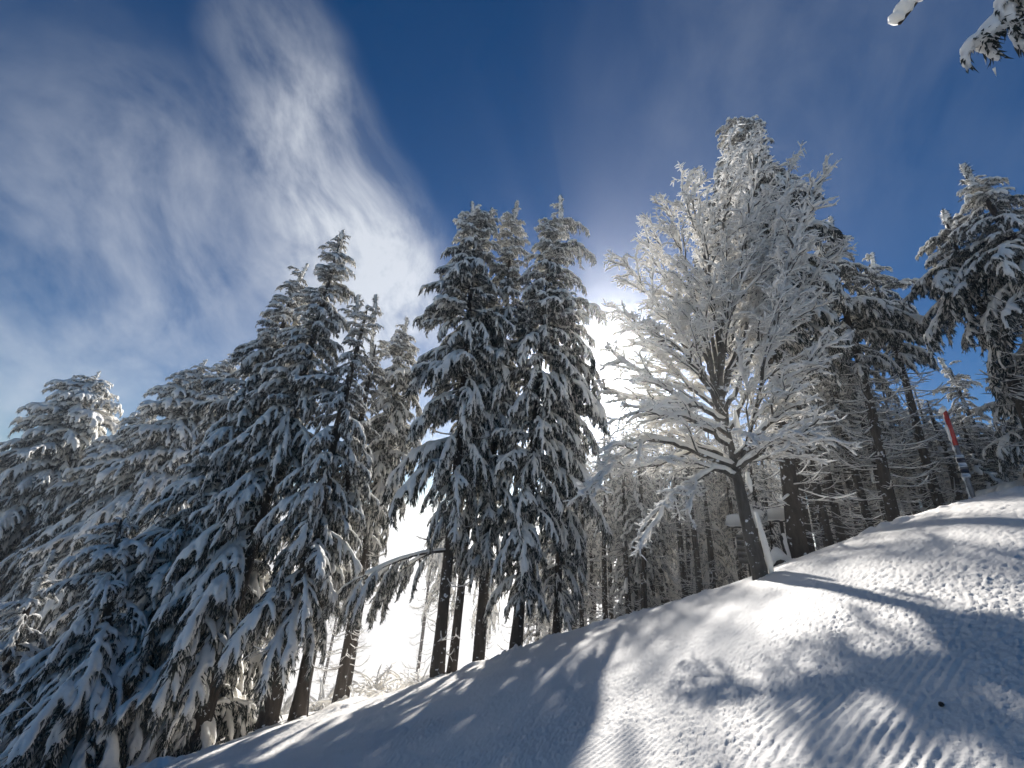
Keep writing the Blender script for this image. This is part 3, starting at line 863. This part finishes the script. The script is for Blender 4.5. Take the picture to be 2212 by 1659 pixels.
def build_beech():
    rng = np.random.default_rng(77)
    B = at(1642, 1240, DR); B[2] = gz(B[0], B[1])
    root = empty('leafless_tree', tuple(B))
    tag(root, 'leafless tree with every branch coated in thick white snow', 'tree')
    tp = [B + np.array([.03, 0, -.4])] + [at(u, v, DR) for (u, v) in ((1640, 1232), (1614, 1130), (1596, 1050), (1582, 980), (1570, 920), (1562, 870), (1556, 800), (1552, 700))]
    tp = np.array(tp) - B
    tt = np.linspace(0, 1, 30); xs = np.linspace(0, 1, len(tp))
    TP = np.stack([np.interp(tt, xs, tp[:, i]) for i in range(3)], 1)
    g = Geo(); tube(g, TP, np.interp(tt, [0, .1, .3, .6, 1], [.19, .125, .095, .042, .014]), 12, 0, jitter=.05, rng=rng)
    tr = g.obj('trunk', [BEECH], root)
    gs = Geo()                                   # snow plastered on the weather side of the trunk
    for (a, b) in ((2, 9), (10, 13), (15, 21)):
        Q = TP[a:b] + np.array([.13, -.10, .05]); n = len(Q)
        tube(gs, Q, .034 * np.sin(np.linspace(.3, 2.8, n)) + .012, 7, 0, jitter=.3, rng=rng)
    gs.obj('snow_load', [SNOW], tr)
    stems = [((1563, 880), [(1500, 640), (1440, 440)], -.5), ((1558, 870), [(1524, 600), (1505, 370)], .5), ((1556, 820), [(1560, 560), (1575, 315)], -.2), ((1554, 780), [(1600, 580), (1640, 335)], -.7),
             ((1560, 860), [(1640, 650), (1712, 350)], .5), ((1594, 1040), [(1640, 850), (1690, 610), (1758, 410)], -.8), ((1563, 880), [(1450, 700), (1345, 565)], -.3), ((1566, 900), [(1450, 800), (1328, 660)], .5),
             ((1568, 910), [(1450, 850), (1330, 770)], -.7), ((1574, 940), [(1450, 870), (1305, 850)], .2), ((1588, 1010), [(1480, 965), (1400, 942), (1330, 990), (1285, 1050)], -1.0), ((1584, 990), [(1680, 900), (1770, 770)], -.6),
             ((1572, 930), [(1660, 760), (1785, 560)], .6), ((1592, 1030), [(1540, 1015), (1460, 1060), (1410, 1140)], -.7), ((1590, 1020), [(1660, 960), (1740, 930)], -.9), ((1570, 915), [(1520, 760), (1400, 470)], .6),
             ((1578, 960), [(1480, 900), (1380, 890)], -1.2), ((1556, 800), [(1590, 500), (1610, 310)], .7), ((1585, 1000), [(1520, 960), (1420, 1010), (1330, 1010)], .7), ((1560, 850), [(1480, 680), (1395, 520)], .1), ((1558, 840), [(1570, 640), (1660, 420)], -.3), ((1564, 890), [(1640, 740), (1740, 480)], -.2),
             ((1566, 900), [(1480, 760), (1370, 700)], -.9), ((1556, 800), [(1530, 560), (1470, 400)], -.8), ((1590, 1015), [(1640, 940), (1720, 860)], .6), ((1560, 860), [(1620, 640), (1690, 470)], .9)]

    def wood_snow(gw, gsn, P, r, rs, sides=5):
        n = len(P)
        tube(gw, P, r, sides, 0, caps=True)
        T, _, _ = frames(P)
        flat = np.sqrt(np.clip(1 - T[:, 2] ** 2, 0, 1))
        q = rs * (.35 + .75 * flat) * (1 + .55 * (rng.random(n) - .5)); q[-1] *= .6
        Q = P.copy(); Q[:, 2] += (np.broadcast_to(r, (n,)) * .75 + q * .55) * (.35 + .65 * flat)
        tube(gsn, Q, q, 6 if rs > .035 else 5, 0, caps=True, flat=.95)

    ctr = np.mean(TP[18:], axis=0)
    for (s0, pts, dr) in stems:
        pl = [at(s0[0], s0[1], DR)]
        for k, (u, v) in enumerate(pts): pl.append(at(u, v, DR + dr * (k + 1) / len(pts)))
        pl = np.array(pl) - B
        # rounded course
        n = 18; t = np.linspace(0, 1, n); xs = np.linspace(0, 1, len(pl))
        S = np.stack([np.interp(t, xs, pl[:, i]) for i in range(3)], 1)
        for _ in range(4): S[1:-1] = .5 * S[1:-1] + .25 * (S[:-2] + S[2:])
        S[1:-1] += rng.normal(0, .022, (n - 2, 3))
        Ls = np.linalg.norm(np.diff(S, axis=0), axis=1).sum()
        gw, gsn = Geo(), Geo()
        wood_snow(gw, gsn, S, np.linspace(.046, .011, n), .050, 7)
        n2 = int(Ls / .19)
        for k in range(n2):
            t2 = .16 + .84 * (k + rng.random()) / n2
            P0, T = at_t(S, min(t2, .99)); T = T / np.linalg.norm(T)
            hd = math.atan2(T[1], T[0]); pt = math.asin(np.clip(T[2], -1, 1))
            out = P0 - ctr
            ho = math.atan2(out[1], out[0])
            h2 = ho + rng.uniform(-1.35, 1.35)
            pitch = pt * .75 + rng.uniform(-.1, .45)
            l2 = (.40 + .80 * (1 - t2)) * rng.uniform(.7, 1.3)
            b2 = bend(P0, h2, pitch, pitch - rng.uniform(.2, .8), l2, 7, rng.uniform(-.5, .5))
            b2[1:] += rng.normal(0, .012, (7, 3))
            wood_snow(gw, gsn, b2, np.linspace(.019, .006, 8), .027 * rng.uniform(.6, 1.4), 4)
            n3 = max(2, int(l2 / .100))
            for j in range(n3):
                t3 = .12 + .88 * (j + rng.random()) / n3
                Q0, T2 = at_t(b2, min(t3, .99))
                h3 = math.atan2(T2[1], T2[0]) + rng.choice([-1, 1]) * rng.uniform(.4, 1.1); p3 = math.atan2(T2[2], math.hypot(T2[0], T2[1])) + rng.uniform(-.2, .5)
                l3 = rng.uniform(.16, .42) * (1.15 - .5 * t3)
                b3 = bend(Q0, h3, p3, p3 - rng.uniform(-.1, .7), l3, 4, rng.uniform(-.4, .4))
                b3[1:] += rng.normal(0, .010, (4, 3))
                wood_snow(gw, gsn, b3, np.linspace(.008, .004, 5), .0185 * rng.uniform(.6, 1.4), 3)
                for q in range(3):
                    R0, T3 = at_t(b3, rng.uniform(.3, .95))
                    h4 = math.atan2(T3[1], T3[0]) + rng.choice([-1, 1]) * rng.uniform(.5, 1.2)
                    p4 = rng.uniform(-.5, .6)
                    b4 = bend(R0, h4, p4, p4 - rng.uniform(0, .6), rng.uniform(.07, .17), 2, 0)
                    b4[:, 2] += .006
                    tube(gsn, b4, np.array([.0135, .0125, .007]) * rng.uniform(.8, 1.2), 5, 0, caps=True)
        lo = gw.obj('limb', [BEECH], root)
        gsn.obj('snow_load', [SNOW], lo)
    return root


build_beech()

# ------------------------------------------------------------------ the spruce whose boughs hang into the top right corner
Tc = np.array([4.7, .9]); zc = gz(*Tc)
nt = empty('overhanging_spruce', (Tc[0], Tc[1], zc)); tag(nt, 'spruce at the upper right corner whose snowy branch ends hang into view', 'tree')
g, P = trunk_geo(np.array([0, 0, -.5]), np.array([.1, 0, 11.0]), .2, 91); g.obj('trunk', [BARK], nt)
rnd = random.Random(9)
for k in range(34):
    z = 3.2 + 7.4 * k / 34
    a = rnd.uniform(-2.5, .45)
    pr = rnd.choice(KINDS['droop' if z < 7 else 'flat'])
    b = place(pr['needles'], 'bough', nt, (0, 0, z), a, 0, (11.6 - z) * .10 + .25)
    link(bpy.data.objects.new('snow_load', pr['snow']), b)
tipP = at(2090, 100, 3.0) - np.array([Tc[0], Tc[1], zc])
gn = make_bough(640, 6, -46, .105, 45, .054, L=2.4, voxel=.017, nb=15, sp=.36, dust=.3, fing=.06)
nd = Geo(); nd.join(gn.only(0), m=0); nd.join(gn.only(2), m=1)
nm_, ns_ = nd.mesh('bough', [NEEDLE, BARK]), gn.only(1).mesh('snow_load', [SNOW])
for (dz, da, ds) in ((0, 0, 1.0), (.16, .05, .93)):
    A = np.array([0, 0, tipP[2] + .80 + dz]); d = tipP - A; hor = math.hypot(d[0], d[1])
    b = bpy.data.objects.new('bough', nm_); b.location = A; b.rotation_euler = (0, .0, math.atan2(d[1], d[0]) + da); sc_ = hor / 2.12 * ds; b.scale = (sc_, sc_, sc_); link(b, nt)
    link(bpy.data.objects.new('snow_load', ns_), b)
t1 = at(1932, 66, 3.0) - np.array([Tc[0], Tc[1], zc]); t2 = at(1992, -14, 3.02) - np.array([Tc[0], Tc[1], zc]); t0 = np.array([0, 0, t2[2] + 1.4])
tt = np.linspace(0, 1, 12)[:, None]
C = np.vstack([t0 * (1 - tt) + t2 * tt + np.array([0, 0, .3]) * tt * (1 - tt), t2 * (1 - tt[3::3]) + t1 * tt[3::3]])
g = Geo(); tube(g, C, np.linspace(.035, .012, len(C)), 7, 0)
b = g.obj('dead_branch', [BARK], nt)
rg = np.random.default_rng(3)
ti = np.linspace(0, 1, 90); xs = np.linspace(0, 1, len(C)); Q = np.stack([np.interp(ti, xs, C[:, i]) for i in range(3)], 1)
g = Geo(); tube(g, Q + np.array([-.022, 0, .036]), .046 * (1 + .5 * vnoise(ti * 40, ti * 0, 9) + .12 * rg.normal(0, 1, 90)), 12, 0, jitter=.10, rng=rg)
for k in range(46):
    p = Q[rg.integers(55, 90)] + np.array([-.022, 0, .036]) + rg.normal(0, .026, 3); q = rg.uniform(.008, .022)
    tube(g, [p - [0, 0, q * .6], p, p + [0, 0, q * .6]], [q * .7, q, q * .6], 7, 0)
sg = remesh(g, .011, 1); q = Geo(); q.join(sg, m=0); q.obj('snow_load', [SNOW], b)

# ------------------------------------------------------------------ wooden boards at the foot of the white tree
WOOD = mat_plain('weathered_wood', (.16, .15, .135), (.28, .265, .245), 8, .85, .008, (1, 6, 6))
WOODD = mat_plain('dark_wet_wood', (.028, .024, .021), (.062, .052, .044), 8, .8, .008, (6, 6, 1))


def snow_cap(g, x0, x1, y0, y1, z0, h, rng, over=.05, nx=15, ny=9, m=0):
    """a rounded pillow of snow on a rectangle"""
    X, Y = np.meshgrid(np.linspace(-1, 1, nx), np.linspace(-1, 1, ny), indexing='ij')
    e = (1 - np.abs(X) ** 4) ** .45 * (1 - np.abs(Y) ** 4) ** .45
    sx, sy = (x1 - x0) / 2 + over, (y1 - y0) / 2 + over
    top = z0 + h * e * (.82 + .5 * (vnoise(X * 1.6 + x0 * 9, Y * 1.6, 3) + .2)) - .02
    edge = np.maximum(np.abs(X), np.abs(Y)) > .99
    top = np.where(edge, z0 - .05 - .06 * (vnoise(X * 4 + x0, Y * 4, 5) + .5), top)
    V = np.stack([(x0 + x1) / 2 + X * sx, (y0 + y1) / 2 + Y * sy, top], -1).reshape(-1, 3)
    B = V.copy(); B[:, 2] = z0 - .045
    i, j = np.meshgrid(np.arange(nx - 1), np.arange(ny - 1), indexing='ij'); a = (i * ny + j).ravel()
    F = np.stack([a, a + ny, a + ny + 1, a + 1], -1)
    n = nx * ny
    rim = [k for k in range(ny)] + [i * ny + ny - 1 for i in range(1, nx)] + [(nx - 1) * ny + j for j in range(ny - 2, -1, -1)] + [i * ny for i in range(nx - 2, 0, -1)]
    R4 = [[rim[k], rim[(k + 1) % len(rim)], rim[(k + 1) % len(rim)] + n, rim[k] + n] for k in range(len(rim))]
    g.add(np.vstack([V, B]), None, np.vstack([F, F[:, ::-1] + n, np.array(R4)]), m)


def local(u, v, r, name, label, cat):
    P0 = at(u, v, r); z = gz(P0[0], P0[1])
    o = empty(name, (P0[0], P0[1], z), -math.atan2(P0[0], P0[1])); tag(o, label, cat)
    k = r / (FPX * math.hypot(*ray(u, v)[:2]))          # metres per picture pixel here
    return o, k, P0[2] - z


rg = np.random.default_rng(8)
# plank board on a post
o, k, zt = local(1613, 1156, 12, 'plank_board', 'grey plank board with a snowy roof left of the white tree trunk', 'sign')
zb = zt - 58 * k; w = 21 * k
hgt = (zt - zb) / 5
for i in range(5):
    g = Geo(); box(g, (-w, -.015, zb + i * hgt + .002), (w, .015 - .006 * (i % 2), zb + (i + 1) * hgt - .002), 0, None, .005); g.obj('plank', [WOOD], o, False)
for x in (-.02, .10):
    g = Geo(); box(g, (x - .035, .016, -.4), (x + .035, .085, zt + .16), 0, None, .008); g.obj('post', [WOODD], o, False)
g = Geo(); box(g, (-w - .17, -.16, zt + .16), (w + .12, .24, zt + .20), 0, None, .008); rf = g.obj('roof', [WOODD], o, False)
g = Geo(); snow_cap(g, -w - .17, w + .12, -.16, .24, zt + .25, .24, rg); g.obj('snow_load', [SNOW], rf)
# dark cupboard-like board
o, k, zt = local(1646, 1131, 12.2, 'wooden_shelter', 'dark narrow wooden shelter under a thick snow cap, right of the white tree trunk', 'shelter')
zb = zt - 80 * k; w = 18 * k
for i in range(4):
    x0 = -w + i * w / 2
    g = Geo(); box(g, (x0 + .004, .0, max(.0, zb)), (x0 + w / 2 - .004, .03, zt), 0, None, .005); g.obj('plank', [WOODD], o, False)
for x in (-w, w):
    g = Geo(); box(g, (x - .03, .031, -.4), (x + .03, .32, zt), 0, None, .006); g.obj('side_wall', [WOODD], o, False)
g = Geo(); box(g, (-w - .1, -.12, zt + .003), (w + .1, .42, zt + .05), 0, None, .008); rf = g.obj('roof', [WOODD], o, False)
g = Geo(); snow_cap(g, -w - .1, w + .1, -.12, .42, zt + .10, .24, rg); g.obj('snow_load', [SNOW], rf)
# little roof on a post
o, k, zt = local(1688, 1128, 11.4, 'roofed_post', 'small snow-capped roof on a thin dark post left of the thick trunk', 'post')
g = Geo(); box(g, (-.045, -.04, -.4), (.03, .04, zt), 0, None, .008); g.obj('post', [WOODD], o, False)
g = Geo(); box(g, (-.20, -.17, zt + .003), (.18, .17, zt + .04), 0, None, .008); rf = g.obj('roof', [WOODD], o, False)
g = Geo(); snow_cap(g, -.22, .2, -.17, .17, zt + .09, .25, rg); g.obj('snow_load', [SNOW], rf)
# leaning log
A = at(1690, 1160, 11); B = at(1704, 1212, 10.6); B[2] = gz(B[0], B[1]) - .1
o = empty('leaning_log', tuple(B)); tag(o, 'snow-dusted log leaning against the small roofed post', 'log')
t = np.linspace(0, 1, 8)[:, None]; C = (B * (1 - t) + A * t) - B
g = Geo(); tube(g, C, .055, 8, 0, jitter=.08, rng=rg); lb = g.obj('stem', [BARK], o)
g = Geo(); tube(g, C + np.array([.02, -.02, .055]), .04, 7, 0, jitter=.3, rng=rg); g.obj('snow_load', [SNOW], lb)
# snowed-in stump
P0 = at(1682, 1205, 10.2); z0 = gz(P0[0], P0[1])
o = empty('snowed_stump', (P0[0], P0[1], z0)); tag(o, 'low stump buried under a snow hump below the small roofed post', 'stump')
g = Geo(); tube(g, [[0, 0, -.3], [0, 0, .10], [0, 0, .20]], [.16, .15, .14], 12, 0, jitter=.08, rng=rg); g.obj('stump', [BARK], o)
g = Geo()
for (x, y, z, rr) in ((0, 0, .26, .17), (-.17, .02, .18, .13), (.18, -.04, .16, .13), (.02, .05, .34, .12)):
    tube(g, [[x, y, z - rr * .5], [x, y, z], [x, y, z + rr * .45]], [rr * .9, rr, rr * .55], 10, 0)
sg = remesh(g, .03, 6); q = Geo(); q.join(sg, m=0); q.obj('snow_load', [SNOW], o)
conifer('snow-plastered sapling between the wooden shelter and the small roofed post', (1652, 1065), 11.8, .34, .05, .05, 95, per=4, spacing=.16, near=True, style='column', name='spruce_sapling', tops=((0, 0, -.2, .16),))

# ------------------------------------------------------------------ piste marker pole
RED = mat_plain('red_paint', (.36, .022, .018), (.46, .035, .028), 30, .45, .002)
GREY = mat_plain('grey_pole_paint', (.13, .14, .155), (.20, .21, .225), 20, .55, .003)
WHITE = mat_plain('white_band', (.66, .68, .70), (.74, .76, .78), 20, .5, .002)
NAVY = mat_plain('dark_blue_band', (.02, .025, .045), (.03, .035, .06), 20, .5, .002)
Bp = at(2106, 1084, 10.2); zb = gz(Bp[0], Bp[1])
o = empty('marker_pole', (Bp[0], Bp[1], zb), -math.atan2(Bp[0], Bp[1])); tag(o, 'piste marker pole with a red top and white-and-dark bands', 'pole')
Zt = at(2049, 888, 10.2)[2] - zb


def zpx(v):
    u = np.interp(v, [888, 1084], [2049, 2106])
    return at(u, v, 10.2)[2] - zb


def ring(name, z0, z1, r, mt):
    g = Geo(); tube(g, [[0, 0, z0], [0, 0, (z0 + z1) / 2], [0, 0, z1]], r, 14, 0, caps=True); return g.obj(name, [mt], o)


ring('pole', -.4, zpx(962), .028, GREY)
ring('red_sleeve', zpx(962), Zt, .033, RED)
for (a, b, mt, nm) in ((1000, 990, NAVY, 'dark_band'), (990, 983, WHITE, 'white_band'), (1010, 1000, WHITE, 'white_band'), (1023, 1014, NAVY, 'dark_band'), (1032, 1023, WHITE, 'white_band'), (1014, 1010, GREY, 'grey_band')):
    g = Geo(); box(g, (-.05, -.045, zpx(a)), (.05, .045, zpx(b) - .002), 0, None, .01); g.obj(nm, [mt], o, False)
g = Geo()
for (x, z, rr) in ((-.015, Zt + .04, .058), (-.035, Zt + .0, .05), (.0, Zt + .08, .04)):
    tube(g, [[x, 0, z - rr * .6], [x, 0, z], [x, 0, z + rr * .5]], [rr * .85, rr, rr * .55], 10, 0)
zz = np.linspace(.0, Zt - .1, 26)
tube(g, np.stack([np.full(26, -.040), np.full(26, -.015), zz], 1), .024 * rg.uniform(.5, 1.3, 26), 8, 0)
sg = remesh(g, .02, 3); q = Geo(); q.join(sg, m=0); q.obj('snow_load', [SNOW], o)
# thin stake in the gap on the left
A = at(664, 1562, 10.6); A[2] = gz(A[0], A[1]) - .2; E_ = at(668, 1470, 10.6)
g = Geo(); tube(g, [A, .5 * (A + E_) + .01, E_], [.016, .015, .013], 7, 0)
st = g.obj('stake', [WOODD]); tag(st, 'thin dark stake standing in the gap beside the leaning trunks', 'stake')


# ------------------------------------------------------------------ snowed-under bushes beyond the edge
def ground_hit(u, v, far=30):
    for r in np.arange(1.5, far, .02):
        p = at(u, v, r)
        if p[2] <= gz(p[0], p[1]): return p
    return at(u, v, far)


def bush(seed, n=26):
    rng = np.random.default_rng(seed); gw, gs = Geo(), Geo()
    for k in range(n):
        h = rng.uniform(0, 6.28)
        P = bend((rng.normal(0, .1), rng.normal(0, .1), -.1), h, rng.uniform(.9, 1.4), rng.uniform(-.9, .5), rng.uniform(.6, 1.5), 7, rng.uniform(-.5, .5))
        tube(gw, P, np.linspace(.012, .005, 8), 4, 0)
        q = .03 * rng.uniform(.6, 1.5, 8); Q = P.copy(); Q[:, 2] += .02
        tube(gs, Q, q, 6, 0)
        for j in range(4):
            p0, T = at_t(P, rng.uniform(.35, .95)); b = bend(p0, h + rng.uniform(-1.3, 1.3), rng.uniform(-.2, .8), rng.uniform(-.8, .4), rng.uniform(.15, .4), 3, 0)
            tube(gs, b, [.022, .022, .018, .01], 5, 0)
    return gw.mesh('stems', [BEECH]), gs.mesh('snow_load', [SNOW])


BU = [bush(60 + i) for i in range(3)]
for i, (u, r, s, lb) in enumerate(((775, 15.5, 1.0, 'snowed bush right behind the two leaning trunks in the gap'), (812, 18, 1.1, 'snowed bush in the middle of the misty gap'), (850, 16.5, .9, 'snowed bush at the right of the misty gap'),
                            (885, 19, 1.2, 'farther snowed bush beside the twin-topped spruce trunk'), (700, 17, 1.1, 'snowed bush between the thin stake and the leaning trunks'), (620, 16, 1.0, 'snowed bush left of the slim leaning trunk'), (905, 15.5, .7, 'small snowed bush at the foot of the twin-topped spruce'), (530, 15, 1.0, 'snowed bush showing left of the thick dark trunk'))):
    P0 = at(u, 1480, r); z = gz(P0[0], P0[1])
    o = empty('snowed_bush', (P0[0], P0[1], z), i * 1.3); o.scale = (s, s, s * .8); tag(o, lb, 'bush', 'snowed bushes in the gap')
    m = BU[i % 3]
    link(bpy.data.objects.new('stems', m[0]), o); link(bpy.data.objects.new('snow_load', m[1]), o)

# a spruce cone on the piste
P0 = ground_hit(2036, 1533, 8)
o = empty('fallen_cone', (P0[0], P0[1], gz(P0[0], P0[1]) + .01), .6); o.scale = (.6, .6, .6); tag(o, 'small dark spruce cone lying on the shaded snow at right', 'cone')
CONE = mat_plain('cone_brown', (.02, .015, .011), (.045, .033, .024), 40, .8, .003)
g = Geo(); tube(g, [[-.035, 0, .004], [0, 0, .008], [.035, 0, .004]], [.010, .016, .008], 8, 0); core = g.obj('core', [CONE], o)
g = Geo()
for k in range(40):
    a = k * 2.4; x = -.034 + k * .0017; rr = .016 * (1 - abs(x) * 12)
    spikes(g, np.array([[x, rr * .6 * math.cos(a), .008 + rr * .6 * math.sin(a)]]), np.array([[.6, math.cos(a), math.sin(a)]]), np.array([.014]), np.array([.005]), 0)
g.obj('scales', [CONE], core)

# ------------------------------------------------------------------ the misty air
hm = bpy.data.materials.new('misty_air'); hm.use_nodes = True
hn = hm.node_tree.nodes; hn.clear()
ho = hn.new('ShaderNodeOutputMaterial'); hv = hn.new('ShaderNodeVolumePrincipled')
hv.inputs['Color'].default_value = (.99, .985, .97, 1); hv.inputs['Density'].default_value = .0025; hv.inputs['Anisotropy'].default_value = .84
hm.node_tree.links.new(hv.outputs[0], ho.inputs['Volume'])
g = Geo(); box(g, (-700, -700, -75), (700, 700, 17.5))
ob = g.obj('haze', [hm], None, False); tag(ob, kind='stuff')
